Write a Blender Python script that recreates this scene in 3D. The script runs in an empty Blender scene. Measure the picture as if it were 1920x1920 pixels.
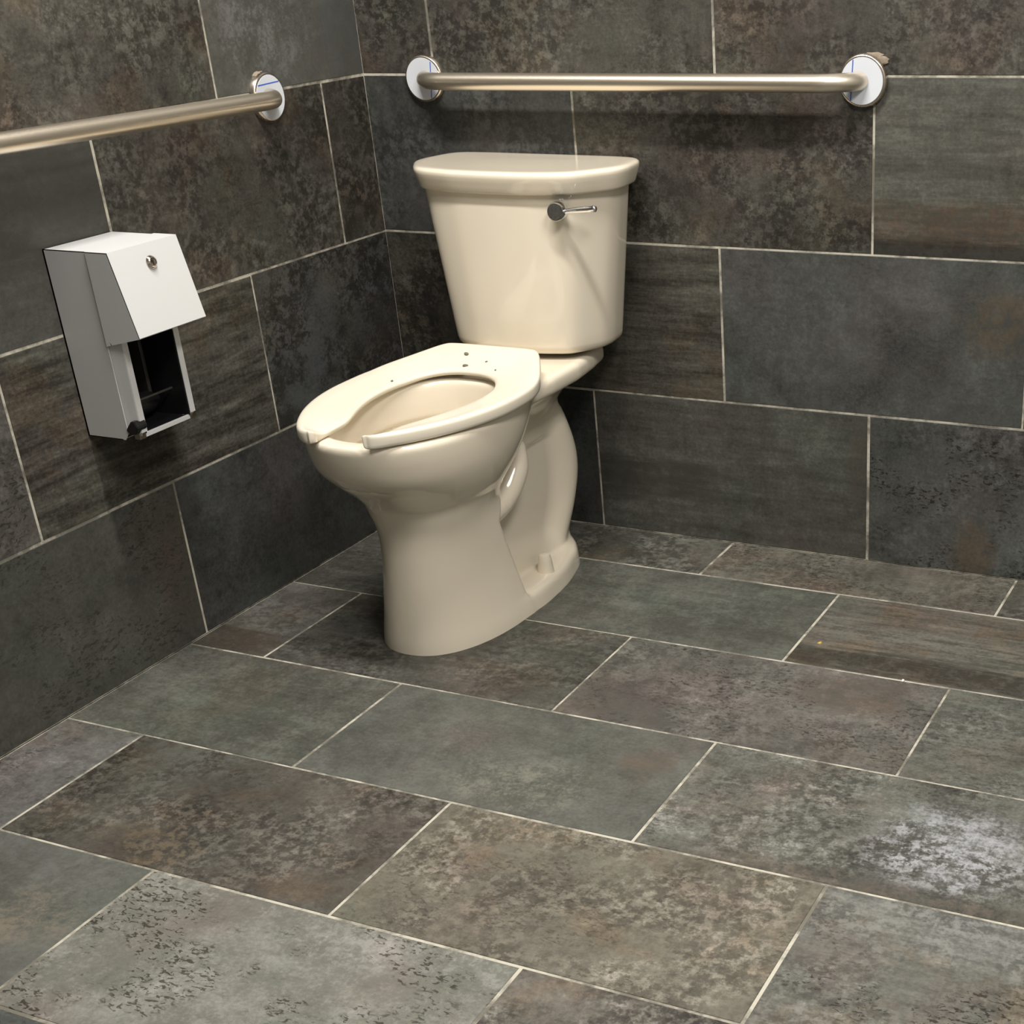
import bpy, bmesh, math, random
import numpy as np
from mathutils import Vector, Matrix
random.seed(7)
SC = bpy.context.scene
COL = SC.collection
PI = math.pi

# ------------------------------------------------------------------ helpers
def smooth(me, ang=None):
    me.polygons.foreach_set('use_smooth', [True] * len(me.polygons))
    if ang is not None:
        me.set_sharp_from_angle(angle=math.radians(ang))

def obj(name, bm, mats, parent=None, sm=True, ang=40):
    me = bpy.data.meshes.new(name)
    if isinstance(bm, bmesh.types.BMesh):
        bmesh.ops.recalc_face_normals(bm, faces=bm.faces[:])
        bm.to_mesh(me); bm.free()
    else:
        me = bm; me.name = name
    for m in (mats if isinstance(mats, (list, tuple)) else [mats]):
        me.materials.append(m)
    if sm: smooth(me, ang)
    o = bpy.data.objects.new(name, me)
    COL.objects.link(o)
    if parent is not None: o.parent = parent
    return o

def thing(name, label, cat, loc=(0, 0, 0), rotz=0, group=None):
    o = bpy.data.objects.new(name, None); COL.objects.link(o)
    o.location = loc; o.rotation_euler = (0, 0, rotz); o.empty_display_size = .05
    o['label'] = label; o['category'] = cat
    if group: o['group'] = group
    return o

def tag(o, label, cat, group=None):
    o['label'] = label; o['category'] = cat
    if group: o['group'] = group
    return o

def struct(o): o['kind'] = 'structure'; return o

def add_box(bm, x0, x1, y0, y1, z0, z1, mat=0, bevel=0, seg=2):
    t = bmesh.new()
    bmesh.ops.create_cube(t, size=1)
    for v in t.verts:
        v.co = Vector(((x0 + x1) / 2 + v.co.x * (x1 - x0), (y0 + y1) / 2 + v.co.y * (y1 - y0), (z0 + z1) / 2 + v.co.z * (z1 - z0)))
    if bevel:
        bmesh.ops.bevel(t, geom=t.edges[:], offset=bevel, segments=seg, affect='EDGES', profile=.6)
    merge(bm, t, mat)

def merge(bm, t, mat=0, M=None):
    if M is not None: bmesh.ops.transform(t, matrix=M, verts=t.verts[:])
    mp = {}
    for v in t.verts: mp[v] = bm.verts.new(v.co)
    for f in t.faces:
        try:
            nf = bm.faces.new([mp[v] for v in f.verts]); nf.material_index = mat
        except ValueError: pass
    t.free()

def add_poly_prism(bm, pts, y0, y1, mat=0, bevel=0):
    """pts in (x,z), extruded along y"""
    t = bmesh.new()
    a = [t.verts.new((x, y0, z)) for x, z in pts]; b = [t.verts.new((x, y1, z)) for x, z in pts]
    t.faces.new(a); t.faces.new(b[::-1])
    n = len(pts)
    for i in range(n): t.faces.new((a[i], b[i], b[(i + 1) % n], a[(i + 1) % n]))
    bmesh.ops.recalc_face_normals(t, faces=t.faces[:])
    if bevel: bmesh.ops.bevel(t, geom=t.edges[:], offset=bevel, segments=2, affect='EDGES')
    merge(bm, t, mat)

def add_sheet(bm, pts3, th, mat=0):
    """a planar polygon given thickness th along its normal"""
    t = bmesh.new()
    P = [Vector(p) for p in pts3]
    n = (P[1] - P[0]).cross(P[2] - P[0]).normalized() * th
    a = [t.verts.new(p) for p in P]; b = [t.verts.new(p + n) for p in P]
    t.faces.new(a); t.faces.new(b[::-1])
    k = len(P)
    for i in range(k): t.faces.new((a[i], b[i], b[(i + 1) % k], a[(i + 1) % k]))
    merge(bm, t, mat)

def add_lathe(bm, prof, origin, axis, n=48, mat=0):
    """prof: (radius, height) pairs along axis"""
    t = bmesh.new()
    rings = []
    for r, h in prof:
        if r < 1e-6: rings.append([t.verts.new((0, 0, h))])
        else: rings.append([t.verts.new((r * math.cos(2 * PI * i / n), r * math.sin(2 * PI * i / n), h)) for i in range(n)])
    for A, B in zip(rings[:-1], rings[1:]):
        for i in range(n):
            j = (i + 1) % n
            if len(A) == 1 and len(B) == 1: continue
            if len(A) == 1: t.faces.new((A[0], B[i], B[j]))
            elif len(B) == 1: t.faces.new((A[i], A[j], B[0]))
            else: t.faces.new((A[i], A[j], B[j], B[i]))
    M = Matrix.Translation(origin) @ Vector(axis).to_track_quat('Z', 'Y').to_matrix().to_4x4()
    merge(bm, t, mat, M)

def add_tube(bm, path, rad, n=24, mat=0, cap=True):
    P = [Vector(p) for p in path]
    rings = []
    up = Vector((0, 0, 1))
    for i, p in enumerate(P):
        d = (P[min(i + 1, len(P) - 1)] - P[max(i - 1, 0)]).normalized()
        s = d.cross(up)
        if s.length < 1e-4: s = Vector((1, 0, 0))
        s.normalize(); u = s.cross(d).normalized()
        r = rad[i] if isinstance(rad, (list, tuple)) else rad
        rings.append([bm.verts.new(p + s * r * math.cos(2 * PI * k / n) + u * r * math.sin(2 * PI * k / n)) for k in range(n)])
    for A, B in zip(rings[:-1], rings[1:]):
        for k in range(n):
            f = bm.faces.new((A[k], A[(k + 1) % n], B[(k + 1) % n], B[k])); f.material_index = mat
    if cap:
        bm.faces.new(rings[0][::-1]).material_index = mat; bm.faces.new(rings[-1]).material_index = mat

def add_rings(bm, rings, mat=0, cap=True):
    R = [[bm.verts.new(p) for p in r] for r in rings]
    n = len(R[0])
    for A, B in zip(R[:-1], R[1:]):
        for k in range(n):
            bm.faces.new((A[k], A[(k + 1) % n], B[(k + 1) % n], B[k])).material_index = mat
    if cap:
        bm.faces.new(R[0][::-1]).material_index = mat; bm.faces.new(R[-1]).material_index = mat

def interp(x, xs, ys): return float(np.interp(x, xs, ys))

def catmull(xs, ys, q):
    """monotone-ish smooth interpolation of a table"""
    xs = np.array(xs, float); ys = np.array(ys, float)
    m = np.gradient(ys, xs)
    q = np.clip(q, xs[0], xs[-1]); i = np.clip(np.searchsorted(xs, q) - 1, 0, len(xs) - 2)
    h = xs[i + 1] - xs[i]; t = (q - xs[i]) / h
    return ((2*t**3 - 3*t**2 + 1) * ys[i] + (t**3 - 2*t**2 + t) * h * m[i] + (-2*t**3 + 3*t**2) * ys[i + 1] + (t**3 - t**2) * h * m[i + 1])

# ------------------------------------------------------------------ materials
class NT:
    def __init__(s, name):
        s.m = bpy.data.materials.new(name); s.m.use_nodes = True
        s.t = s.m.node_tree; s.t.nodes.clear()
        s.out = s.t.nodes.new('ShaderNodeOutputMaterial'); s.b = s.t.nodes.new('ShaderNodeBsdfPrincipled')
        s.t.links.new(s.b.outputs[0], s.out.inputs[0])
    def put(s, sock, v):
        if isinstance(v, bpy.types.NodeSocket): s.t.links.new(v, sock)
        else: sock.default_value = v
    def math(s, op, a, b=None, c=None, clamp=False):
        n = s.t.nodes.new('ShaderNodeMath'); n.operation = op; n.use_clamp = clamp
        for i, v in enumerate((a, b, c)):
            if v is not None: s.put(n.inputs[i], v)
        return n.outputs[0]
    def vm(s, op, a, b):
        n = s.t.nodes.new('ShaderNodeVectorMath'); n.operation = op
        s.put(n.inputs[0], a); s.put(n.inputs[1], b); return n.outputs[0]
    def noise(s, vec, scale, detail=5, rough=.6, dist=0):
        n = s.t.nodes.new('ShaderNodeTexNoise')
        s.put(n.inputs['Vector'], vec); n.inputs['Scale'].default_value = scale; n.inputs['Detail'].default_value = detail
        n.inputs['Roughness'].default_value = rough; n.inputs['Distortion'].default_value = dist
        return n.outputs[0]
    def mix(s, f, a, b, mode='MIX'):
        n = s.t.nodes.new('ShaderNodeMix'); n.data_type = 'RGBA'; n.blend_type = mode
        s.put(n.inputs[0], f); s.put(n.inputs[6], a); s.put(n.inputs[7], b); return n.outputs[2]
    def lerp(s, f, a, b):
        n = s.t.nodes.new('ShaderNodeMix'); n.data_type = 'FLOAT'
        s.put(n.inputs[0], f); s.put(n.inputs[2], a); s.put(n.inputs[3], b); return n.outputs[0]
    def step(s, v, lo, hi, a=0., b=1.):
        n = s.t.nodes.new('ShaderNodeMapRange'); n.interpolation_type = 'SMOOTHSTEP'
        s.put(n.inputs[0], v); s.put(n.inputs[1], lo); s.put(n.inputs[2], hi); s.put(n.inputs[3], a); s.put(n.inputs[4], b); return n.outputs[0]
    def ramp(s, v, stops):
        n = s.t.nodes.new('ShaderNodeValToRGB'); e = n.color_ramp.elements
        e[0].position, e[0].color = stops[0][0], (*stops[0][1], 1); e[1].position, e[1].color = stops[-1][0], (*stops[-1][1], 1)
        for p, c in stops[1:-1]:
            k = e.new(p); k.color = (*c, 1)
        s.put(n.inputs[0], v); return n.outputs[0]
    def attr(s, name):
        n = s.t.nodes.new('ShaderNodeAttribute'); n.attribute_name = name; return n
    def coord(s, w='Object'):
        return s.t.nodes.new('ShaderNodeTexCoord').outputs[w]
    def bump(s, h, strength=.2, dist=.001):
        n = s.t.nodes.new('ShaderNodeBump'); n.inputs['Strength'].default_value = strength; n.inputs['Distance'].default_value = dist
        s.put(n.inputs['Height'], h); s.t.links.new(n.outputs[0], s.b.inputs['Normal'])
    def set(s, **k):
        for a, v in k.items(): s.put(s.b.inputs[a.replace('_', ' ')], v)
        return s.m

def plain(name, col, rough=.5, metal=0., var=.06, scale=40, **k):
    n = NT(name); c = n.noise(n.coord(), scale, 4)
    lo = tuple(x * (1 - var) for x in col); hi = tuple(min(1, x * (1 + var)) for x in col)
    return n.set(Base_Color=n.mix(c, (*lo, 1), (*hi, 1)), Roughness=rough, Metallic=metal, **k)

def tile_material():
    n = NT('slate_tile')
    uv = n.attr('tuv').outputs['Vector']; seed = n.attr('seed').outputs['Vector']
    prm = n.t.nodes.new('ShaderNodeSeparateXYZ'); n.put(prm.inputs[0], n.attr('prm').outputs['Vector'])     # tone, contrast, streak
    prm2 = n.t.nodes.new('ShaderNodeSeparateXYZ'); n.put(prm2.inputs[0], n.attr('prm2').outputs['Vector'])  # speck, brown, mottle
    tint = n.attr('tint').outputs['Color']
    tone, contrast, streak = prm.outputs; speck, brown, mottle = prm2.outputs
    P = n.vm('ADD', uv, seed)
    big = n.noise(P, 6, 4, .64, .5); mid = n.noise(P, 24, 5, .76); fine = n.noise(P, 150, 2, .7)
    st = n.noise(n.vm('MULTIPLY', P, (1.3, 11., 1.)), 4.5, 6, .70)
    cloud = n.math('ADD', n.math('MULTIPLY', big, .62), n.math('MULTIPLY', mid, .38))
    cloud = n.lerp(streak, cloud, st)
    cloud = n.math('ADD', cloud, n.math('MULTIPLY', n.math('SUBTRACT', fine, .5), .30))
    vert = n.noise(n.vm('MULTIPLY', P, (60., 9., 1.)), 1., 2, .6)                      # fine brushed texture
    cloud = n.math('ADD', cloud, n.math('MULTIPLY', n.math('SUBTRACT', vert, .5), .10))
    mot = n.step(n.noise(P, 55, 4, .75), .42, .60)                                # crystalline mottling
    mm = n.math('MULTIPLY', mottle, n.step(n.noise(n.vm('ADD', P, (3.1, 1.7, 9.)), 7, 2), .36, .6))
    cloud = n.math('ADD', cloud, n.math('MULTIPLY', n.math('SUBTRACT', mot, .5), n.math('MULTIPLY', mm, .26)))
    val = n.math('ADD', tone, n.math('MULTIPLY', n.math('SUBTRACT', cloud, .5), n.math('MULTIPLY', contrast, 2.4)))
    col = n.ramp(val, [(0., (.009, .0085, .0075)), (.25, (.030, .029, .025)), (.5, (.078, .077, .068)), (.75, (.155, .155, .140)), (1., (.34, .34, .33))])
    col = n.mix(1., col, tint, 'MULTIPLY')
    # lilac / blue-green drift
    dr = n.noise(n.vm('ADD', P, (17., 5., 2.)), 5, 3, .6)
    col = n.mix(n.step(dr, .52, .68, 0., .55), col, n.mix(1., col, (1.12, .97, 1.0, 1), 'MULTIPLY'))
    col = n.mix(n.step(dr, .48, .34, 0., .5), col, n.mix(1., col, (.93, 1.02, .98, 1), 'MULTIPLY'))
    # rusty brown clouds
    bn = n.noise(n.vm('ADD', P, (7., 31., 4.)), 5.5, 4, .68)
    bm_ = n.math('MULTIPLY', n.step(bn, .50, .64), brown)
    col = n.mix(bm_, col, n.mix(1., col, (1.11, .96, .84, 1), 'MULTIPLY'))
    # dark flecks
    sp = n.math('MULTIPLY', n.step(n.noise(n.vm('MULTIPLY', P, (1., 2., 1.)), 85, 3, .6, .7), .55, .595), n.step(n.noise(n.vm('ADD', P, (2., 8., 3.)), 8, 3, .6), .44, .58))
    sp = n.math('MULTIPLY', sp, speck)
    col = n.mix(sp, col, n.mix(1., col, (.30, .26, .25, 1), 'MULTIPLY'))
    # individual cloud on this tile: (u, v, radius), colour, strength
    wob = n.math('MULTIPLY', n.math('SUBTRACT', n.noise(P, 11, 4, .75), .5), 2.2)
    for sn in ('sa', 'sb'):
        S = n.t.nodes.new('ShaderNodeSeparateXYZ'); n.put(S.inputs[0], n.attr(sn + 'p').outputs['Vector'])
        U = n.t.nodes.new('ShaderNodeSeparateXYZ'); n.put(U.inputs[0], uv)
        Q = n.t.nodes.new('ShaderNodeSeparateXYZ'); n.put(Q.inputs[0], n.attr(sn + 'q').outputs['Vector'])     # ru, rv, strength
        du = n.math('DIVIDE', n.math('SUBTRACT', U.outputs[0], S.outputs[0]), Q.outputs[0])
        dv = n.math('DIVIDE', n.math('SUBTRACT', U.outputs[1], S.outputs[1]), Q.outputs[1])
        r = n.math('SQRT', n.math('ADD', n.math('MULTIPLY', du, du), n.math('MULTIPLY', dv, dv)))
        wb = n.lerp(S.outputs[2], wob, n.math('MULTIPLY', n.math('SUBTRACT', st, .5), 2.2))
        mk = n.math('MULTIPLY', n.math('MULTIPLY', n.step(n.math('ADD', r, wb), 1.25, .5), Q.outputs[2]), n.math('MAXIMUM', n.attr(sn + 'c').outputs['Alpha'], n.step(n.math('ADD', cloud, n.math('MULTIPLY', S.outputs[2], .08)), .42, .60, .12, 1.)))
        mk = n.math('MULTIPLY', mk, n.math('MAXIMUM', n.attr(sn + 'c').outputs['Alpha'], n.math('ADD', n.math('MULTIPLY', n.step(n.math('ADD', mid, n.math('MULTIPLY', fine, .25)), .48, .68), .55), .45)))
        sc = n.mix(n.step(cloud, .36, .6), n.mix(1., n.attr(sn + 'c').outputs['Color'], (.45, .45, .45, 1), 'MULTIPLY'), n.attr(sn + 'c').outputs['Color'])
        col = n.mix(mk, col, sc)
    rough = n.math('ADD', .36, n.math('MULTIPLY', mid, .22))
    n.bump(fine, .06, .0008)
    return n.set(Base_Color=col, Roughness=rough, Specular_IOR_Level=.42)

def grout_material():
    n = NT('pale_grout'); P = n.coord()
    a = n.noise(P, 9, 5, .7); b = n.noise(P, 160, 3)
    c = n.mix(n.step(a, .40, .60), (.17, .16, .13, 1), (.56, .53, .45, 1))
    c = n.mix(n.math('MULTIPLY', b, .5), c, n.mix(1., c, (.6, .58, .54, 1), 'MULTIPLY'))
    n.bump(b, .4, .001)
    return n.set(Base_Color=c, Roughness=.85)

def ceramic(name, col, rough):
    n = NT(name)
    c = n.noise(n.coord(), 6, 3)
    return n.set(Base_Color=n.mix(c, (*[x * .98 for x in col], 1), (*[min(1, x * 1.015) for x in col], 1)), Roughness=rough,
                 Specular_IOR_Level=.5, Coat_Weight=.3, Coat_Roughness=.04)

def brushed(name, col, rough):
    n = NT(name); P = n.coord()
    a = n.noise(n.vm('MULTIPLY', P, (400., 400., 400.)), 1., 3); b = n.noise(P, 14, 4)
    return n.set(Base_Color=n.mix(b, (*[x * .93 for x in col], 1), (*col, 1)), Metallic=1., Roughness=n.math('ADD', rough, n.math('MULTIPLY', a, .12)), Anisotropic=.3)

M_TILE = tile_material(); M_GROUT = grout_material()
M_CER = ceramic('biscuit_vitreous_china', (.79, .715, .585), .10)
M_SEAT = ceramic('biscuit_plastic', (.79, .725, .605), .26)
M_STEEL = brushed('satin_steel', (.88, .785, .65), .30)
M_STEEL2 = brushed('polished_steel_flange', (.62, .55, .47), .2)
M_CHROME = plain('chrome', (.85, .85, .86), .04, 1., .01)
M_FILM = plain('white_protective_film', (.66, .69, .74), .4, 0, .02)
M_BLUE = plain('blue_line_print', (.06, .13, .55), .5)
M_WHITE = plain('white_powder_coat', (.60, .605, .605), .38, 0, .015, 300)
M_WHITE_E = plain('white_powder_coat_inner', (.72, .70, .67), .45, 0, .02, 300)
M_BLACK = plain('black_plastic', (.012, .012, .013), .32, 0, .3)
M_DARK = plain('dark_grey_plastic', (.045, .042, .036), .4, 0, .25)
M_ZINC = plain('zinc_plate', (.45, .40, .33), .35, 1., .15)
M_LOCK = plain('nickel_lock', (.70, .62, .55), .16, 1., .03)
M_PLASTER = plain('white_plaster', (.74, .73, .70), .9, 0, .03)
M_PAINT = plain('grey_wall_paint', (.40, .40, .39), .8, 0, .03)
M_CRUMB = plain('grey_crumb', (.16, .145, .10), .9, 0, .3)
M_CRUMB_Y = plain('yellow_crumb', (.62, .42, .10), .8, 0, .2)
M_CRUMB_W = plain('white_crumb', (.85, .83, .78), .8, 0, .05)
M_PUTTY = plain('brown_putty', (.27, .22, .165), .9, 0, .35, 120)

# ------------------------------------------------------------------ tiled surfaces
G = .0024          # half grout width
RISE = .0009
KINDS = {
 # tone contrast streak | speck brown mottle | tint
 'plain':   (.50, .32, .15, .15, .15, .25, (.97, 1.0, .98)),
 'plainblue': (.44, .36, .10, .20, .12, .35, (.93, .99, 1.06)),
 'green':   (.47, .42, .25, .20, .15, .3, (.97, 1.0, .95)),
 'dark':    (.34, .48, .35, .3, .2, .4, (1.0, 1.0, .97)),
 'brownspeck': (.40, .40, .05, .35, .9, 1.2, (1.04, .97, .92)),
 'lilac':   (.53, .44, .20, .75, .5, .6, (1.03, .98, .98)),
 'yellow':  (.56, .46, .12, .55, .7, 1.2, (1.07, 1.0, .88)),
 'contrast': (.53, .62, .30, .55, .35, .7, (.99, 1.0, .97)),
 'speck':   (.70, .34, .15, 1.3, .15, .45, (1.0, 1.0, .95)),
 'streak':  (.45, .62, .85, .2, .9, .2, (1.03, .99, .93)),
 'mottle':  (.41, .46, .10, .4, .65, .9, (1.03, .99, .94)),
 'bluespeck': (.44, .46, .10, 1.0, .1, .6, (.94, .98, 1.05)),
}
ORDER = list(KINDS)
BLANK = ((9., 9., 0.), (.01, .01, 0.), (0, 0, 0, 0))
def spot(u, v, ru, rv, col, s=.85, stretch=.3, solid=0.): return ((u, v, stretch), (ru, rv, s), (*col, solid))

def tiled_plane(name, U, V, rows, mapf, thick_dir, special, n_rand):
    """rows: (v0, v1, first joint). mapf(u,v,h)->xyz, h = height above the grout face."""
    bm = bmesh.new(); rec = []
    o0, ou, ov, oh = (Vector(mapf(*a)) for a in ((0, 0, 0), (1, 0, 0), (0, 1, 0), (0, 0, 1)))
    flip = (ou - o0).cross(ov - o0).dot(oh - o0) < 0
    def quad(p, mat):
        if flip: p = p[::-1]
        f = bm.faces.new([bm.verts.new(mapf(*a)) for a in p]); f.material_index = mat; return f
    u0, u1 = U; v0, v1 = V
    # the grout bed is a slab
    c = [(u0, v0), (u1, v0), (u1, v1), (u0, v1)]
    rec.append((quad([(a, b, 0) for a, b in c], 1), None))
    rec.append((quad([(a, b, -thick_dir) for a, b in c[::-1]], 1), None))
    for i in range(4):
        a, b = c[i], c[(i + 1) % 4]
        rec.append((quad([(*a, 0), (*a, -thick_dir), (*b, -thick_dir), (*b, 0)], 1), None))
    L = .6139
    rng = random.Random(n_rand)
    for ri, (ra, rb, j0) in enumerate(rows):
        k0 = math.ceil((u0 - j0) / L - 1); j = j0 + (k0 - 0) * L
        while j < u1:
            ta, tb = max(j, u0), min(j + L, u1)
            ident = (ri, round(j, 2))
            if tb - ta > .012 and rb - ra > .012:
                w = [rng.uniform(-.0006, .0006) for _ in range(4)]
                a, b, cc, d = ta + G + w[0], tb - G + w[1], ra + G + w[2], rb - G + w[3]
                e = .0008
                top = [(a + e, cc + e, RISE), (b - e, cc + e, RISE), (b - e, d - e, RISE), (a + e, d - e, RISE)]
                bot = [(a, cc, 0), (b, cc, 0), (b, d, 0), (a, d, 0)]
                info = dict(org=(j, ra), seed=(rng.uniform(-40, 40), rng.uniform(-40, 40), rng.uniform(-40, 40)),
                            kind=rng.choice(ORDER), jt=rng.uniform(-.04, .04), sa=BLANK, sb=BLANK, tone=0.)
                key = None
                for sk in special:
                    if sk[0] == ri and abs(sk[1] - j) < .06: key = sk
                if key: info.update(special[key]); info['jt'] = 0
                rec.append((quad(top, 0), info))
                for i in range(4):
                    rec.append((quad([bot[i], bot[(i + 1) % 4], top[(i + 1) % 4], top[i]], 0), info))
            j += L
    # keep outward orientation as built
    me = bpy.data.meshes.new(name)
    bm.faces.index_update()
    order = [f.index for f, _ in rec]
    bm.to_mesh(me)
    nf = len(me.polygons)
    info_of = {f.index: i for f, i in rec}
    A = {k: me.attributes.new(k, 'FLOAT_VECTOR', 'FACE') for k in ('seed', 'prm', 'prm2', 'sap', 'saq', 'sbp', 'sbq')}
    Ccol = {k: me.attributes.new(k, 'FLOAT_COLOR', 'FACE') for k in ('tint', 'sac', 'sbc')}
    T = me.attributes.new('tuv', 'FLOAT_VECTOR', 'CORNER')
    A = {k: me.attributes[k] for k in A}; Ccol = {k: me.attributes[k] for k in Ccol}; T = me.attributes['tuv']
    inv = UVINV[name]
    for p in me.polygons:
        i = info_of[p.index]
        if i is None: continue
        K = KINDS[i['kind']]
        A['seed'].data[p.index].vector = i['seed']
        A['prm'].data[p.index].vector = (K[0] + i['jt'] + i['tone'] + (.07 if name == 'floor' else -.025), i.get('contrast', K[1]), i.get('streak', K[2]))
        A['prm2'].data[p.index].vector = (i.get('speck', K[3]), i.get('brown', K[4]), i.get('mottle', K[5]))
        Ccol['tint'].data[p.index].color = (*i.get('tint', K[6]), 1)
        for s in ('sa', 'sb'):
            A[s + 'p'].data[p.index].vector = i[s][0]; A[s + 'q'].data[p.index].vector = i[s][1]; Ccol[s + 'c'].data[p.index].color = i[s][2]
        for li in p.loop_indices:
            u, v = inv(me.vertices[me.loops[li].vertex_index].co)
            T.data[li].vector = (u - i['org'][0], v - i['org'][1], 0)
    bm.free()
    o = obj(name, me, [M_TILE, M_GROUT], sm=False)
    return struct(o)

RX, RY, RZ = 2.75, -3.45, 2.44
UVINV = {
 'floor': lambda c: (c.x, -c.y), 'wall_back': lambda c: (c.x, c.z), 'wall_left': lambda c: (-c.y, c.z),
 'wall_right': lambda c: (-c.y, c.z), 'wall_front': lambda c: (c.x, c.z)}
W = RISE
# floor: u = x, v = distance from the back wall
frows = [(0, .179, .175)] + [(.179 + .3078 * k, .179 + .3078 * (k + 1), j) for k, j in enumerate((.478, .174, .482, .171, .477, .171, .477, .171, .477, .171))]
fs = {
 (0, .175): dict(kind='brownspeck', tone=.04, tint=(.98, .98, .93)), (0, .789): dict(kind='lilac', tone=-.02, tint=(1.05, .99, .92)), (0, 1.403): dict(kind='brownspeck', tone=.02),
 (1, -.136): dict(kind='dark', tone=.03), (1, .478): dict(kind='green', tone=.02, tint=(.96, 1.0, .96)),
 (1, 1.092): dict(kind='streak', tone=.06, contrast=.42, sa=spot(.3, .265, .6, .05, (.030, .024, .017), .85, 1., .45), sb=spot(.3, .15, .6, .04, (.17, .165, .14), .5, 1.)),
 (2, -.44): dict(kind='lilac', tone=-.04, speck=.4, sa=spot(.5, .27, .2, .06, (.04, .03, .02), .7, 1.)), (2, .174): dict(kind='dark', tone=.02, brown=.7, mottle=.7),
 (2, .788): dict(kind='lilac', tone=0.0, sb=spot(.12, .26, .12, .07, (.03, .03, .025), .6), sa=spot(.47, .08, .12, .07, (.085, .06, .045), .6)), (2, 1.402): dict(kind='contrast', tone=.0, streak=.5, contrast=.5),
 (3, -.132): dict(kind='green', tone=0, brown=.5), (3, .482): dict(kind='plain', tone=0.0, sa=spot(.37, .23, .12, .08, (.21, .21, .165), .55), sb=spot(.535, .10, .05, .05, (.10, .062, .04), .5, .3, .6)),
 (3, 1.096): dict(kind='contrast', tone=0.03, sa=spot(.44, .17, .12, .12, (.38, .39, .415), .85, .55), sb=spot(.42, .30, .35, .035, (.085, .062, .045), .7, .8, .3)),
 (4, -.443): dict(kind='lilac', tone=.05, tint=(1., .99, 1.03), speck=.8), (4, .171): dict(kind='brownspeck', tone=.01, sb=spot(.12, .06, .16, .10, (.085, .09, .078), .6), sa=spot(.26, .26, .09, .06, (.105, .075, .04), .6)),
 (4, .785): dict(kind='yellow', tone=.01, contrast=.40), (4, 1.399): dict(kind='contrast', tone=0.03, streak=.5, brown=1., speck=1.0, contrast=.45, sa=spot(.3, .015, .55, .10, (.215, .22, .205), .92, .25, .9), sb=spot(.1, .29, .12, .05, (.2, .19, .165), .5)),
 (5, -.137): dict(kind='plain', tone=.04, sa=spot(.5, .15, .12, .07, (.20, .165, .12), .6), sb=spot(.36, .05, .14, .07, (.11, .115, .11), .6)), (5, .477): dict(kind='speck', tone=0.0),
 (5, 1.091): dict(kind='brownspeck', tone=.06, contrast=.55), (5, 1.7): dict(kind='yellow'),
}
floor = tiled_plane('floor', (0, RX), (0, -RY), frows, lambda u, v, h: (u, -v, h - W), .08, fs, 11)
wr = [(.3086 * k, .3086 * (k + 1), j) for k, j in enumerate((.476, .166, .478, .169, .476, .166, .476, .169))]
wr[-1] = (wr[-1][0], RZ, wr[-1][2])
wb = {
 (0, .476): dict(kind='plain', tone=-.03, streak=.45, contrast=.45, sa=spot(.12, .13, .2, .05, (.03, .027, .022), .7, .6), sb=spot(.6, .2, .03, .12, (.07, .052, .036), .6)), (0, 1.09): dict(kind='bluespeck', tone=0.04, sb=spot(.22, .04, .05, .08, (.10, .068, .035), .6)),
 (0, -.138): dict(kind='plainblue', tone=-.08),
 (1, .166): dict(kind='streak', tone=-.04, contrast=.5), (1, .78): dict(kind='plainblue', tone=0.03, sb=spot(.56, .2, .08, .07, (.085, .062, .036), .7)), (1, -.448): dict(kind='mottle', tone=-.08), (1, 1.394): dict(kind='plainblue'),
 (2, -.136): dict(kind='plainblue', tone=-.06, mottle=.8), (2, .478): dict(kind='mottle', tone=-.02), (2, 1.092): dict(kind='green', tone=.06, streak=.6, sa=spot(.3, .06, .6, .05, (.085, .06, .04), .85, 1., .5), sb=spot(.3, .010, .7, .025, (.015, .012, .01), .85, .6, .8)),
 (3, .169): dict(kind='mottle', tone=0), (3, .783): dict(kind='mottle', tone=.02, contrast=.4), (3, -.445): dict(kind='brownspeck', tone=-.02),
}
wall_back = tiled_plane('wall_back', (-.1, RX + .1), (0, RZ), wr, lambda u, v, h: (u, W - h, v), .1, wb, 23)
lr = [(.3086 * k, .3086 * (k + 1), j) for k, j in enumerate((.132, .441, .143, .443, .132, .441, .143, .443))]
lr[-1] = (lr[-1][0], RZ, lr[-1][2])
wl = {
 (0, .132): dict(kind='plainblue', tone=-.04), (0, .746): dict(kind='plain', tone=-.04, speck=.6, sa=spot(.04, .14, .06, .12, (.07, .05, .035), .5)), (0, -.482): dict(kind='plainblue', tone=-.08),
 (1, -.173): dict(kind='mottle', tone=-.07, tint=(.98, .99, 1.0), sa=spot(.5, .13, .1, .2, (.065, .07, .075), .6), sb=spot(.22, .12, .07, .2, (.055, .06, .066), .6)), (1, .441): dict(kind='streak', tone=-.03), (1, 1.055): dict(kind='lilac', tone=.0),
 (2, .143): dict(kind='mottle', tone=-.01, brown=.9), (2, .757): dict(kind='plain', tone=-.04, streak=.3, sa=spot(.3, .2, .5, .09, (.035, .033, .028), .75, .5)), (2, -.471): dict(kind='brownspeck', tone=-.05),
 (3, -.171): dict(kind='plain', tone=.03, contrast=.25, sa=spot(.47, .16, .12, .2, (.15, .15, .145), .8), sb=spot(.2, .1, .1, .25, (.062, .068, .072), .7)), (3, .443): dict(kind='mottle', tone=.03, brown=.8),
}
wall_left = tiled_plane('wall_left', (-.0, -RY + .1), (0, RZ), lr, lambda u, v, h: (h - W, -u, v), .1, wl, 31)
bm = bmesh.new(); add_box(bm, RX, RX + .1, RY - .1, .0, 0, RZ); struct(obj('wall_right', bm, M_PAINT, sm=False))
bm = bmesh.new(); add_box(bm, 0, RX, RY - .1, RY, 0, RZ); struct(obj('wall_front', bm, M_PAINT, sm=False))
bm = bmesh.new(); add_box(bm, -.1, RX + .1, RY - .1, .1, RZ, RZ + .1)
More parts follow.
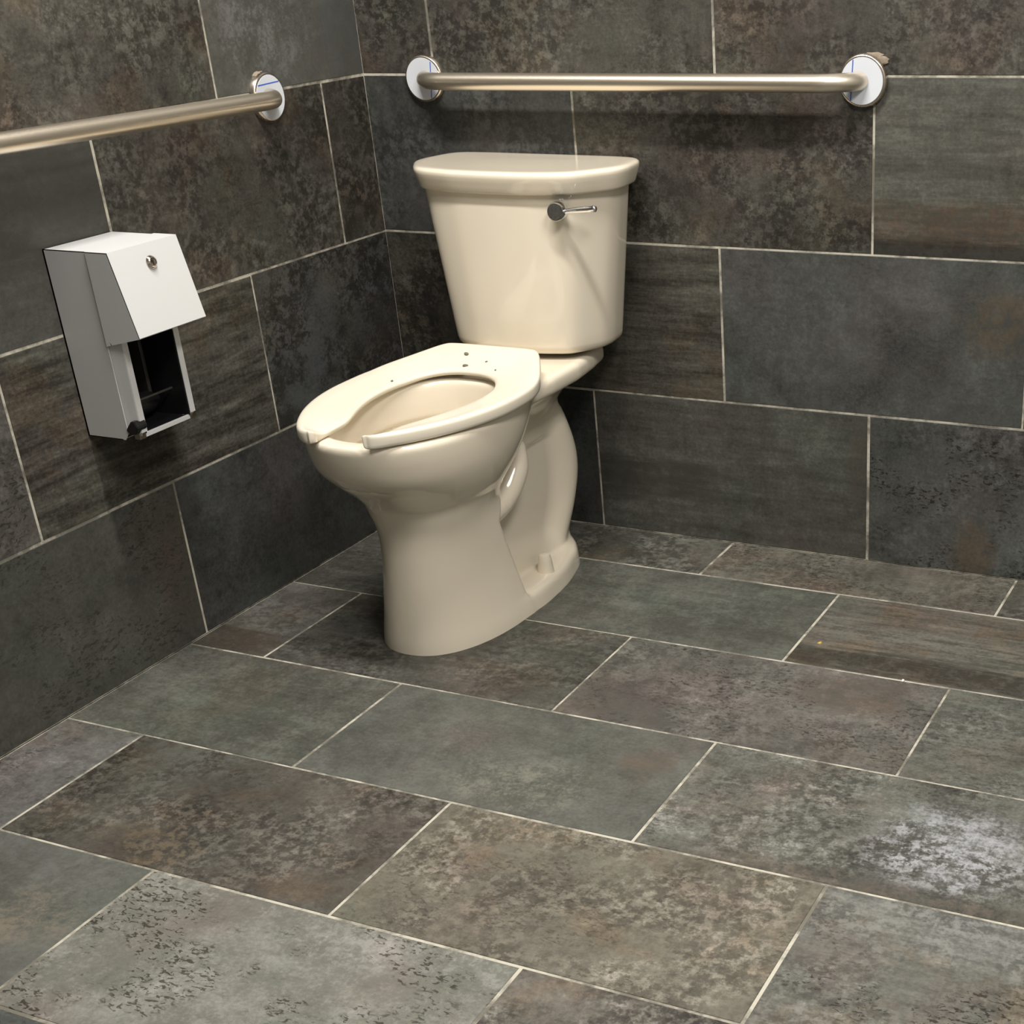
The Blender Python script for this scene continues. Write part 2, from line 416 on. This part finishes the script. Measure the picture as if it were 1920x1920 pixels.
struct(obj('ceiling', bm, M_PLASTER, sm=False))

# ------------------------------------------------------------------ toilet
TC = .427
toilet = thing('toilet', 'biscuit coloured two piece toilet standing in the tiled corner', 'toilet', (TC, -.42, 0))
def tl(x, d, z): return (x, .42 - d, z)     # lateral, distance from the back wall, height -> toilet's own space

def bowl_mesh():
    h = .004
    xs = np.arange(-.212, .2121, h); ds = np.arange(.02, .832, h); zs = np.arange(-.020, .452, h)
    X, D, Z = np.meshgrid(xs, ds, zs, indexing='ij'); X = np.abs(X)
    def norm(f):
        g = np.gradient(f, h); return f / np.maximum(np.sqrt(g[0]**2 + g[1]**2 + g[2]**2), .4)
    def norm2(f):
        g = np.gradient(f, h); return f / np.maximum(np.sqrt(g[0]**2 + g[1]**2 + g[2]**2), 3.)
    def loft(tab, n=2.2):
        """rows: z, front d, back d, half width"""
        t = np.array(tab, float); o = np.argsort(t[:, 0]); t = t[o]
        zf = catmull(t[:, 0], t[:, 1], zs); zb = catmull(t[:, 0], t[:, 2], zs); a = catmull(t[:, 0], t[:, 3], zs)
        mid = (zf * .52 + zb * .48); b1 = zf - mid; b0 = mid - zb
        B = np.where(D > mid, b1, b0)
        f = ((X / a)**n + (np.abs(D - mid) / B)**n)**(1 / n) - 1
        return np.maximum(norm2(f), np.maximum(t[0, 0] - Z, Z - t[-1, 0]))
    def smin(a, b, k):
        q = np.clip(.5 + .5 * (b - a) / k, 0, 1); return b * (1 - q) + a * q - k * q * (1 - q)
    def smax(a, b, k): return -smin(-a, -b, k)
    def capsule(pts, r):
        """chain in the (d,z) plane with lateral half width and in-plane radius: r=(rx, rp)"""
        best = None
        k = np.arange(len(pts)); kk = np.linspace(0, len(pts) - 1, 6 * (len(pts) - 1) + 1)
        cols = [catmull(k, np.array(c, float), kk) for c in (*zip(*pts), *zip(*r))]
        pts = list(zip(cols[0], cols[1])); r = list(zip(cols[2], cols[3]))
        for (p, q, r0, r1) in [(pts[i], pts[i + 1], r[i], r[i + 1]) for i in range(len(pts) - 1)]:
            pd, pz = p; qd, qz = q; L2 = (qd - pd)**2 + (qz - pz)**2
            t = np.clip(((D - pd) * (qd - pd) + (Z - pz) * (qz - pz)) / L2, 0, 1)
            e = np.sqrt((D - pd - t * (qd - pd))**2 + (Z - pz - t * (qz - pz))**2)
            rx = r0[0] + t * (r1[0] - r0[0]); rp = r0[1] + t * (r1[1] - r0[1])
            s = (np.sqrt((X / rx)**2 + (e / rp)**2) - 1) * np.minimum(rx, rp)
            best = s if best is None else np.minimum(best, s)
        return best
    def rbox(hx_of, d0, d1, z0, z1, r):
        qx = X - (hx_of - r); qd = np.abs(D - (d0 + d1) / 2) - ((d1 - d0) / 2 - r); qz = np.abs(Z - (z0 + z1) / 2) - ((z1 - z0) / 2 - r)
        return np.sqrt(np.maximum(qx, 0)**2 + np.maximum(qd, 0)**2 + np.maximum(qz, 0)**2) + np.minimum(np.maximum(np.maximum(qx, qd), qz), 0) - r
    # bowl and front pedestal in one sweep; the pedestal is cut off at the back
    s = loft([(-.03, .696, .20, .133), (.01, .693, .20, .130), (.05, .688, .21, .123), (.12, .680, .23, .113), (.17, .674, .26, .107), (.20, .671, .31, .104), (.225, .671, .37, .103), (.25, .676, .405, .107),
              (.275, .683, .40, .117), (.30, .705, .385, .133), (.33, .740, .358, .150), (.36, .769, .335, .162), (.39, .782, .315, .168), (.41, .786, .305, .170), (.45, .787, .30, .170)], 2.25)
    s = smax(s, Z - .430, .012)
    cut = (.452 + .22 * (Z - .02) - .9 * np.maximum(Z - .20, 0)) - D
    s = smax(s, np.where(Z < .26, cut / 1.02, -1.), .007)
    # core slab and trapway
    core = rbox(.048, .13, .56, -.03, .33, .03)
    s = smin(s, core, .02)
    col = capsule([(.185, .33), (.158, .27), (.146, .20), (.163, .13), (.205, .06), (.235, .0)],
                  [(.048, .040), (.066, .052), (.073, .057), (.071, .054), (.068, .050), (.066, .048)])
    s = smin(s, col, .022)
    low = capsule([(.235, .03), (.33, .045), (.46, .06)], [(.068, .055), (.066, .058), (.064, .06)])
    s = smin(s, low, .02)
    lobe = capsule([(.372, .305), (.384, .262), (.436, .215), (.52, .195)], [(.098, .034), (.104, .040), (.097, .043), (.080, .043)])
    s = smin(s, lobe, .009)
    # foot
    fw = catmull(np.array([.10, .13, .145, .16, .20, .25, .30, .36, .42, .48, .54, .60, .66]), np.array([.0, .030, .052, .068, .096, .113, .125, .132, .134, .126, .108, .07, .03]), ds)[None, :, None]
    ft = np.maximum(X - fw + np.clip(Z, 0, 1) * .12, np.maximum(.132 - D, D - .66))
    foot = smax(ft * .85, Z - .040, .016)
    s = smin(s, foot, .007)
    # deck under the tank
    dw = np.interp(ds, [.04, .12, .2, .30, .38, .45], [.108, .124, .134, .134, .128, .118])[None, :, None] * np.ones_like(X)
    deck = rbox(dw, .045, .47, .389, .427, .014)
    s = smin(s, deck, .008)
    neck = loft([(.28, .36, .15, .05), (.32, .38, .13, .058), (.355, .40, .11, .078), (.385, .42, .075, .108), (.40, .43, .065, .118)], 2.6)
    s = smin(s, neck, .012)
    # basin
    inner = loft([(.13, .57, .48, .03), (.18, .600, .46, .050), (.24, .635, .45, .070), (.30, .690, .42, .100), (.345, .730, .395, .122), (.362, .742, .388, .127)], 2.2)
    rim = loft([(.34, .742, .392, .117), (.37, .743, .39, .118), (.40, .745, .388, .12), (.425, .75, .384, .124), (.45, .76, .376, .132)], 2.3)
    s = smax(s, -smin(inner, rim, .006), .010)
    # ---- surface nets
    F = s.astype(np.float32); ins = F < 0
    nx, ny, nz = F.shape
    acc = np.zeros((nx - 1, ny - 1, nz - 1, 3), np.float32); cnt = np.zeros((nx - 1, ny - 1, nz - 1), np.float32)
    C = [(i, j, k) for i in (0, 1) for j in (0, 1) for k in (0, 1)]
    def sl(o): return F[o[0]:nx - 1 + o[0], o[1]:ny - 1 + o[1], o[2]:nz - 1 + o[2]]
    for a in C:
        for ax in range(3):
            if a[ax] == 1: continue
            b = list(a); b[ax] = 1
            fa, fb = sl(a), sl(b); m = (fa < 0) != (fb < 0)
            t = np.where(m, fa / np.where(m, fa - fb, 1), 0)
            for c in range(3):
                acc[..., c] += np.where(m, a[c] + (t if c == ax else 0), 0)
            cnt += m
    act = cnt > 0; idx = -np.ones(act.shape, int); idx[act] = np.arange(act.sum())
    cell = np.argwhere(act); V = (cell + acc[act] / cnt[act][:, None]) * h + np.array([xs[0], ds[0], zs[0]])
    faces = []
    for ax in range(3):
        b1, b2 = [(1, 2), (2, 0), (0, 1)][ax]
        sa = [slice(None)] * 3; sb = [slice(None)] * 3; sa[ax] = slice(0, -1); sb[ax] = slice(1, None)
        e = ins[tuple(sa)] != ins[tuple(sb)]
        P = np.argwhere(e); fl = ins[tuple(sa)][e]
        ok = (P[:, b1] > 0) & (P[:, b2] > 0) & (P[:, b1] < F.shape[b1] - 1) & (P[:, b2] < F.shape[b2] - 1); P = P[ok]; fl = fl[ok]
        u = np.zeros(3, int); u[b1] = 1; w = np.zeros(3, int); w[b2] = 1
        q = [idx[tuple((P - u - w).T)], idx[tuple((P - w).T)], idx[tuple(P.T)], idx[tuple((P - u).T)]]
        q = np.stack(q, 1); q[~fl] = q[~fl][:, ::-1]; faces.append(q)
    faces = np.concatenate(faces)
    # a few Taubin smoothing passes to lose the grid
    ed = np.concatenate([faces[:, [i, (i + 1) % 4]] for i in range(4)])
    deg = np.zeros(len(V)); np.add.at(deg, ed[:, 0], 1); np.add.at(deg, ed[:, 1], 1)
    for it in range(10):
        lam = .5 if it % 2 == 0 else -.45
        S = np.zeros_like(V); np.add.at(S, ed[:, 0], V[ed[:, 1]]); np.add.at(S, ed[:, 1], V[ed[:, 0]])
        V = V + lam * (S / deg[:, None] - V)
    me = bpy.data.meshes.new('bowl')
    me.from_pydata([tl(*map(float, v)) for v in V], [], faces[:, ::-1].tolist())
    bm = bmesh.new(); bm.from_mesh(me)
    bmesh.ops.bisect_plane(bm, geom=bm.verts[:] + bm.edges[:] + bm.faces[:], dist=1e-6, plane_co=(0, 0, 0), plane_no=(0, 0, 1), clear_inner=True)
    bmesh.ops.holes_fill(bm, edges=[e for e in bm.edges if e.is_boundary], sides=0)
    bmesh.ops.recalc_face_normals(bm, faces=bm.faces[:]); bm.to_mesh(me); bm.free()
    return me
bowl = obj('bowl', bowl_mesh(), M_CER, toilet, ang=60)

def dring(hb, hs, df, d0, xf, dfac, ds, n=160, rnd=3):
    """D-shaped plan: back half width, max half width, front d at centre, back d, facet start x, facet start d, side d"""
    half = [(0, df), (xf * .5, df - .0035), (xf, dfac), (hs - .004, ds), (hs, ds - .035), (hb, d0), (0, d0)]
    ctl = half + [(-x, d) for x, d in half[-2:0:-1]]
    P = ctl
    for _ in range(rnd):
        Q = []
        for i in range(len(P)):
            a, b = P[i], P[(i + 1) % len(P)]
            w = .17 if _ == 0 else .25
            Q += [(a[0] * (1 - w) + b[0] * w, a[1] * (1 - w) + b[1] * w), (a[0] * w + b[0] * (1 - w), a[1] * w + b[1] * (1 - w))]
        P = Q
    # resample by arc length from the front
    P = np.array(P + [P[0]]); s = np.r_[0, np.cumsum(np.hypot(*np.diff(P, axis=0).T))]
    q = np.linspace(0, s[-1], n, endpoint=False)
    return np.stack([np.interp(q, s, P[:, 0]), np.interp(q, s, P[:, 1])], 1)
def offset(R, r):
    T = np.roll(R, -1, 0) - np.roll(R, 1, 0); T /= np.linalg.norm(T, axis=1)[:, None]
    N = np.stack([T[:, 1], -T[:, 0]], 1)
    if (N * (R - R.mean(0))).sum() < 0: N = -N
    return R + N * r
TROT = math.radians(-1.5)
def tank_pt(x, d, z):
    dx, dd = x, d - .1
    return tl(dx * math.cos(TROT) + dd * math.sin(TROT) + TK, .1 + dd * math.cos(TROT) - dx * math.sin(TROT), z)
TK = -.0145
LK = .004
def tank_ring(z):
    t = (z - .436) / (.742 - .436)
    hs = .1735 + .0385 * t; hb = hs - .012
    return dring(hb, hs, .214 + .012 * t, .018, hs * .77, .190 + .012 * t, .128)
bm = bmesh.new(); rings = []
for z, r in [(.436, -.022), (.4375, -.012), (.441, -.005), (.447, -.001), (.455, 0)] + [(.455 + (.744 - .455) * i / 14, 0) for i in range(1, 15)]:
    rings.append([tank_pt(x, d, z) for x, d in offset(tank_ring(z), r)])
add_rings(bm, rings)
obj('tank', bm, M_CER, toilet, ang=50)
bm = bmesh.new(); base = dring(.207, .2225, .234, .014, .166, .2105, .136); rings = []
for z, r in [(.7425, -.012), (.7420, -.003), (.7435, .001), (.747, .003), (.755, .0055), (.763, .0085), (.771, .0108), (.7765, .0115), (.7800, .0100), (.7822, .0065), (.7832, .001), (.7834, -.010), (.7830, -.03)]:
    rings.append([tank_pt(x + LK, d, z) for x, d in offset(base, r)])
rings.append([tank_pt(x * .5 + LK, .11 + (d - .11) * .5, .7835) for x, d in base])
add_rings(bm, rings)
obj('tank_lid', bm, M_CER, toilet, ang=60)

# seat: stations from the left horn round the back to the right horn
def seat_mesh():
    odR = [(.292, 0), (.292, .085), (.298, .104), (.335, .128), (.40, .165), (.43, .177), (.47, .185), (.52, .187), (.57, .184), (.63, .170), (.69, .143), (.735, .113), (.762, .090), (.779, .074), (.787, .062), (.787, .0555)]
    odL = [(.292, 0), (.292, .085), (.298, .104), (.335, .126), (.40, .160), (.43, .171), (.47, .178), (.52, .179), (.57, .178), (.63, .168), (.69, .148), (.735, .124), (.768, .102), (.788, .082), (.796, .066), (.796, .0565)]
    idt = [(.385, 0), (.386, .025), (.395, .052), (.415, .076), (.45, .094), (.49, .1015), (.535, .101), (.58, .094), (.62, .082), (.655, .068), (.68, .058), (.70, .052), (.74, .0505), (.770, .050), (.783, .0515)]
    N = 220
    def res(t, n):
        P = np.array(t, float)
        for _ in range(2):
            Q = [P[0]]
            for a, b in zip(P[:-1], P[1:]): Q += [a * .75 + b * .25, a * .25 + b * .75]
            P = np.array(Q + [P[-1]])
        s = np.r_[0, np.cumsum(np.hypot(*np.diff(P, axis=0).T))]; q = np.linspace(0, s[-1], n)
        return np.stack([np.interp(q, s, P[:, 0]), np.interp(q, s, P[:, 1])], 1)
    OR = res(odR, N); OL = res(odL, N); I = res(idt, N)
    O = np.concatenate([[(d, -x) for d, x in OL[::-1]], OR[1:]]); I = np.concatenate([[(d, -x) for d, x in I[::-1]], I[1:]])
    def ztop(d): return .4565 + .020 * max(0, (.46 - d) / .17)**1.3 - .001 * max(0, (d - .62) / .16)
    TH = .0235
    DIP = .012
    rings = []
    for o, i in zip(O, I):
        v = i - o; L = np.linalg.norm(v); v /= L; k = min(1., L / .045)
        def P(off, drop, inner=False):
            p = (i - v * off * k) if inner else (o + v * off * k)
            return (p[1], p[0], ztop(p[0]) - (DIP * k if inner else 0) - drop)
        prof = [P(.004, TH), P(.0008, TH - .002), P(.0, TH - .006), P(.0, .0065), P(.0010, .0034), P(.003, .0014), P(.006, .0003), P(.011, .0)]
        m0, m1 = P(.011, 0), P(.010, 0, True)
        for w in (.3, .6, .85): prof.append(tuple(a * (1 - w) + b * w for a, b in zip(m0, m1)))
        prof += [P(.008, .0002, True), P(.004, .0014, True), P(.0012, .0036, True), P(.0, .0065, True), P(.003, TH - DIP * k, True)]
        rings.append(prof)
    def endcap(r0, r1):
        c = np.mean(np.array(r0), 0); d = np.array(r0).mean(0) - np.array(r1).mean(0); d /= np.linalg.norm(d)
        return [[tuple(c + (np.array(p) - c) * s + d * e) for p in r0] for s, e in ((.985, .0010), (.95, .0026), (.88, .0042), (.76, .0052), (.5, .0058))]
    rings = endcap(rings[0], rings[4])[::-1] + rings + endcap(rings[-1], rings[-5])
    bm = bmesh.new()
    add_rings(bm, [[tl(*p) for p in r] for r in rings])
    return bm
seat = obj('toilet_seat', seat_mesh(), M_SEAT, toilet, ang=85)
seat['label'] = 'open front toilet seat in slightly lighter plastic'
# hinge posts under the back of the seat
for s in (-1, 1):
    bm = bmesh.new(); add_lathe(bm, [(0, 0), (.013, 0), (.014, .004), (.012, .012), (.011, .034), (0, .034)], tl(s * .07, .318, .4262), (0, 0, 1), 24)
    obj('seat_hinge', bm, M_SEAT, toilet)
for s in (-1, 1):
    bm = bmesh.new(); add_lathe(bm, [(.0175, 0), (.0168, .004), (.0142, .024), (.0125, .033), (.0105, .0375), (.005, .0393), (0, .0395)], tl(s * .100, .345, .0375), (0, 0, 1), 28)
    obj('bolt_cap', bm, M_CER, toilet)
for s in (-1, 1):
    for d in (.47, .70):
        bm = bmesh.new(); add_box(bm, s * .145 - .006 if d < .6 else s * .105 - .006, s * .145 + .006 if d < .6 else s * .105 + .006, .42 - d - .015, .42 - d + .015, .4285, .4385, 0, .002)
        obj('seat_bumper', bm, M_SEAT, toilet)
# flush lever
lev = thing('flush_lever', '', ''); 
del lev['label']; del lev['category']; lev.parent = toilet
KX, KD, KZ = .127, .207, .716
bm = bmesh.new()
add_lathe(bm, [(.0, -.004), (.0115, -.004), (.0115, .004), (.0165, .010), (.0172, .018), (.0168, .0285), (.0155, .0305), (0, .031)], tl(KX, KD, KZ), (.10, -1, .0), 40)
obj('lever_hub', bm, M_CHROME, lev, ang=35)
bm = bmesh.new()
add_tube(bm, [tl(KX + .012, KD + .019, KZ - .0005), tl(KX + .022, KD + .0195, KZ + .0005), tl(KX + .045, KD + .0200, KZ + .0035), tl(KX + .080, KD + .0190, KZ + .0070), tl(KX + .0825, KD + .0188, KZ + .0073), tl(KX + .084, KD + .0186, KZ + .0075)],
         [.0042, .0046, .0056, .0064, .0056, .003], 20)
obj('lever_handle', bm, M_CHROME, lev, ang=50)

# ------------------------------------------------------------------ grab bars
def grab_bar(label, origin, rotz, length, line0, line1):
    """local: wall is the plane y=0, bar runs along +x at y=-.057"""
    t = thing('grab_bar', label, 'grab bar', origin, rotz, None)
    off, r = .055, .0158
    br = .075; ph = math.acos(1 - off / br); run = br * math.sin(ph)
    end = [(run - br * math.sin(ph * (1 - i / 10)), -(off - br * (1 - math.cos(ph * (1 - i / 10)))), 0) for i in range(11)]
    path = end + [(run + (length - 2 * run) * i / 12, -off, 0) for i in range(1, 12)] + [(length - x, y, 0) for x, y, _ in end[::-1]]
    bm = bmesh.new(); add_tube(bm, path, r, 40); obj('bar', bm, M_STEEL, t, ang=60)
    for x, ln in ((0, line0), (length, line1)):
        bm = bmesh.new(); add_lathe(bm, [(.0, .0), (.0448, .0), (.0448, .004), (.0440, .008), (.0425, .0105), (.040, .0112), (.0, .0112)], (x, 0, 0), (0, -1, 0), 64)
        f = obj('flange', bm, M_STEEL2, t, ang=50)
        bm = bmesh.new(); add_lathe(bm, [(.010, .0112), (.0390, .0112), (.0392, .0116), (.0390, .0120), (.010, .0120)], (x, 0, 0), (0, -1, 0), 64)
        ang, c0 = ln
        hl = math.sqrt(max(.0385**2 - c0**2, 1e-6))
        for seg in ((-hl, hl),):
            m = bmesh.new(); bmesh.ops.create_cube(m, size=1)
            for v in m.verts: v.co = Vector((v.co.x * 2 * hl, v.co.y * .0004, v.co.z * .0021 + c0))
            merge(bm, m, 1, Matrix.Translation((x, -.01205, 0)) @ Matrix.Rotation(ang, 4, 'Y'))
        p = obj('protective_film', bm, [M_FILM, M_BLUE], f, ang=40)
        p['label'] = 'round white film with a blue line'
    return t
grab_bar('satin steel grab bar with white film flanges above the toilet tank', (.150, 0, .919), 0, .922, (PI / 2 + .1, .0185), (PI / 2 + .06, -.0185))
grab_bar('satin steel grab bar on the left wall above the white dispenser', (0, -1.379, .930), PI / 2, 1.067, (.1, .022), (-.05, .024)).rotation_euler = (0, .0131, PI / 2)

# ------------------------------------------------------------------ toilet paper dispenser (local: x out from the wall, y along it, z up)
DY0, DZ = -.909, .447
disp = thing('toilet_paper_dispenser', 'white metal toilet paper dispenser, empty, mounted on the left wall', 'paper dispenser', (0, DY0, DZ))
WD, HT = .150, .308
bm = bmesh.new(); th = .0014
bx = .092                                         # body depth
add_box(bm, .0012, .004, 0, WD, 0, HT)                                    # back
for ya in (0, WD - th): add_poly_prism(bm, [(.0012, 0), (.083, 0), (bx, .012), (bx, HT), (.0012, HT)], ya, ya + th)      # sides
add_box(bm, .0012, .096, 0, WD, HT - th, HT)                              # top
add_box(bm, .0012, .078, 0, WD, 0, th)                                    # bottom
obj('body', bm, M_WHITE, disp, sm=False)
bm = bmesh.new()                                                         # front flanges with a bevelled return
fx = .112
for s in (0, 1):
    Y = (lambda y: y) if s == 0 else (lambda y: WD - y)
    a = [(bx - .004, Y(.004), .010), (fx, Y(.010), .012), (fx, Y(.010), HT - .012), (bx - .004, Y(.004), HT - .01)]
    b = [(fx, Y(.010), .012), (fx, Y(.022), .012), (fx, Y(.022), HT - .012), (fx, Y(.010), HT - .012)]
    for q in (a, b): add_sheet(bm, q, .0011)
obj('front_frame', bm, M_WHITE, disp, sm=False)
bm = bmesh.new()                                                         # hood-like hinged cover
y0, y1 = -.0022, WD + .0022
sx = .0925
prof = [(sx, HT + .0006), (.1385, HT + .0006), (.1675, HT - .1315), (.1660, HT - .1330), (.1370, HT - .0012), (sx, HT - .0012)]
add_poly_prism(bm, prof, y0, y1)
for ya, yb in ((y0, y0 + .0014), (y1 - .0014, y1)):
    add_poly_prism(bm, [(sx, HT), (.1385, HT), (.1670, HT - .1325), (.105, HT - .1465), (.1005, HT - .1415), (.1000, HT - .1475), (sx, HT - .1495)], ya, yb)
cover = obj('cover', bm, M_WHITE, disp, sm=False)
bm = bmesh.new(); nrm = Vector((.97, 0, .22)).normalized()
add_lathe(bm, [(0, -.002), (.0105, -.002), (.0108, .002), (.0095, .0045), (.0070, .0062), (.0066, .0054), (.0050, .0050), (0, .0058)], Vector((.1445, .079, HT - .029)), nrm, 32)
lock = obj('lock', bm, M_LOCK, cover, ang=30); lock['label'] = 'round nickel key lock'
bm = bmesh.new(); add_box(bm, .1448, .1512, .0783, .0797, HT - .0335, HT - .0255); obj('keyhole', bm, M_DARK, lock, sm=False)
bm = bmesh.new()                                                         # dark inner magazine
add_box(bm, .005, .008, .004, WD - .004, .004, HT - .006)
add_box(bm, .008, .1095, .0215, .0235, .008, HT - .006); add_box(bm, .008, .1095, WD - .0235, WD - .0215, .008, HT - .006)
add_box(bm, .008, .075, .0255, WD - .0255, .003, .006)
add_box(bm, .008, .104, .0255, WD - .0255, .0055, .0075)
obj('magazine', bm, M_BLACK, disp, sm=False)
for yy in (.034, WD - .044):
    bm = bmesh.new(); add_box(bm, .008, .05, yy, yy + .007, .03, HT - .02, 0, .001); obj('guide_rail', bm, M_DARK, disp, sm=False)
bm = bmesh.new(); add_tube(bm, [(.085, .026, .055), (.085, WD - .026, .055)], .0022, 14); obj('spindle_rod', bm, M_DARK, disp)
bm = bmesh.new()
add_tube(bm, [(.05, .030, .035), (.05, .05, .036), (.05, WD / 2, .036), (.05, WD - .05, .036), (.05, WD - .030, .035)], [.008, .018, .020, .018, .008], 24); obj('spindle', bm, M_BLACK, disp)
bm = bmesh.new(); add_box(bm, .104, .108, .021, WD - .021, .001, .0085, 0, .0006); obj('lower_lip', bm, M_WHITE, disp, sm=False)
for yy, sg in ((.003, 0), (WD - .021, 1)):
    bm = bmesh.new(); big = sg == 0
    add_poly_prism(bm, [(.090, .018), (.104, .034), (.112, .034), (.117, .024), (.110, .012), (.096, .010)] if big else [(.098, .014), (.104, .030), (.110, .030), (.112, .024), (.109, .012), (.100, .010)],
                   yy - .0045 if big else yy, yy + (.019 if big else .010), 0, .0012)
    k = obj('release_catch', bm, M_BLACK, disp, sm=False); k['label'] = 'black plastic catch'
    bm = bmesh.new(); add_box(bm, .096, .1085, yy + .005 - .004 * sg, yy + .019 - .008 * sg, 0.0, .018, 0, .0008); pl = obj('catch_plate', bm, M_ZINC, disp, sm=False)
    bm = bmesh.new(); add_lathe(bm, [(0, 0), (.0028, 0), (.0026, .0012), (0, .0018)], (.1086, yy + .010 - .004 * sg, .008), (1, 0, 0), 16); obj('screw', bm, M_CHROME, pl)

# putty smeared round the left flange: part of the tiled wall
def lump(pts, th, axis, seedv, mat, name, parent):
    rng = random.Random(seedv); bm = bmesh.new()
    n = len(pts); c = Vector((sum(p[0] for p in pts) / n, sum(p[1] for p in pts) / n))
    rings = []
    for sc, h in ((1.0, 0.0), (.97, .6), (.75, 1.0), (.4, .8)):
        rr = []
        for p in pts:
            q = c + (Vector(p) - c) * sc * rng.uniform(.94, 1.06); hh = h * th * rng.uniform(.8, 1.2)
            rr.append((hh, q[0], q[1]) if axis == 'x' else (q[0], -hh, q[1]))
        rings.append(rr)
    add_rings(bm, rings)
    return obj(name, bm, mat, parent)
def blob(c, r, n=22, seedv=1, sx=1., sy=1.):
    rng = random.Random(seedv)
    return [(c[0] + sx * r * math.cos(2 * PI * i / n) * rng.uniform(.75, 1.2), c[1] + sy * r * math.sin(2 * PI * i / n) * rng.uniform(.75, 1.2)) for i in range(n)]
p = lump(blob((-.312 - .010, .952), .013, 18, 3, 1.5, .8), .006, 'x', 5, M_PUTTY, 'putty_smear', wall_left)
p = lump(blob((1.089, .9535), .016, 20, 9, 1.9, .75), .004, 'y', 6, M_PUTTY, 'putty_smear', wall_back)

# ------------------------------------------------------------------ crumbs
def crumb(loc, r, mat, label, group=None, seedv=0):
    rng = random.Random(seedv); bm = bmesh.new(); bmesh.ops.create_icosphere(bm, subdivisions=2, radius=1)
    for v in bm.verts:
        k = rng.uniform(.7, 1.15); v.co = Vector((v.co.x * r * 1.25 * k, v.co.y * r * .8 * k, max(-.55, v.co.z) * r * .55))
    o = obj('crumb', bm, mat); o.location = loc; o.rotation_euler = (0, 0, rng.uniform(0, 3))
    return tag(o, label, 'crumb', group)
bpy.context.view_layer.update()
DG = bpy.context.evaluated_depsgraph_get()
def drop(x, y, z=.6):
    hit, loc, *_ = SC.ray_cast(DG, Vector((x, y, z)), Vector((0, 0, -1)))
    return loc
# (position, radius, material, label)
CR = [((.392, -.334), .0052, M_CRUMB, 'grey crumb on the seat, farthest back near its rear edge'),
      ((.411, -.371), .0048, M_CRUMB, 'grey crumb on the seat just behind its opening'),
      ((.447, -.352), .0026, M_CRUMB, 'tiny grey crumb on the seat, right of the two larger crumbs'),
      ((.482, -.378), .0024, M_CRUMB, 'tiny grey crumb at the right rear edge of the seat opening'),
      ((.316, -.475), .0030, M_CRUMB, 'lone grey crumb on the left side of the seat')]
for i, (xy, r, m, lab) in enumerate(CR):
    p = drop(*xy); crumb((p.x, p.y, p.z + r * .22), r, m, lab, 'grey crumbs scattered on the toilet seat', i)
crumb((1.131, -.397, .0008), .0042, M_CRUMB_Y, 'yellow crumb on the brown streaked floor tile', None, 11)
crumb((1.318, -.487, .0004), .0034, M_CRUMB_W, 'white crumb on a floor grout line right of the toilet', None, 12)

# ------------------------------------------------------------------ light
def area(name, loc, sx, sy, power, col, target=None):
    l = bpy.data.lights.new(name, 'AREA'); l.shape = 'RECTANGLE'; l.size = sx; l.size_y = sy; l.energy = power; l.color = col
    o = bpy.data.objects.new(name, l); COL.objects.link(o); o.location = loc
    return o
area('ceiling_lamp', (.70, -.98, RZ - .03), .9, .12, 57, (1, .955, .89))
area('ceiling_lamp', (2.05, -1.6, RZ - .03), .5, .9, 50, (1, .955, .89))
w = bpy.data.worlds.new('world'); SC.world = w; w.use_nodes = True
w.node_tree.nodes['Background'].inputs[0].default_value = (.5, .5, .5, 1); w.node_tree.nodes['Background'].inputs[1].default_value = .02

# ------------------------------------------------------------------ camera
cd = bpy.data.cameras.new('camera'); cam = bpy.data.objects.new('camera', cd); COL.objects.link(cam)
cam.location = (1.95342, -2.64534, 1.18302)
cam.rotation_euler = tuple(math.radians(a) for a in (61.57542, 2.01772, 23.42749))
cd.sensor_fit = 'HORIZONTAL'; cd.sensor_width = 36; cd.lens = 2708.50 / 1920 * 36
cd.shift_x = (960 - 1353.389) / 1920; cd.shift_y = (1310.145 - 960) / 1920
cd.clip_start = .01
SC.camera = cam
vs = SC.view_settings; vs.view_transform = 'Standard'; vs.look = 'None'; vs.gamma = 1; vs.exposure = 0; vs.use_curve_mapping = False
SC.cycles.use_denoising = True
SC.cycles.adaptive_threshold = .02; SC.cycles.caustics_reflective = False; SC.cycles.max_bounces = 5; SC.cycles.diffuse_bounces = 3; SC.cycles.glossy_bounces = 3; SC.cycles.transmission_bounces = 1
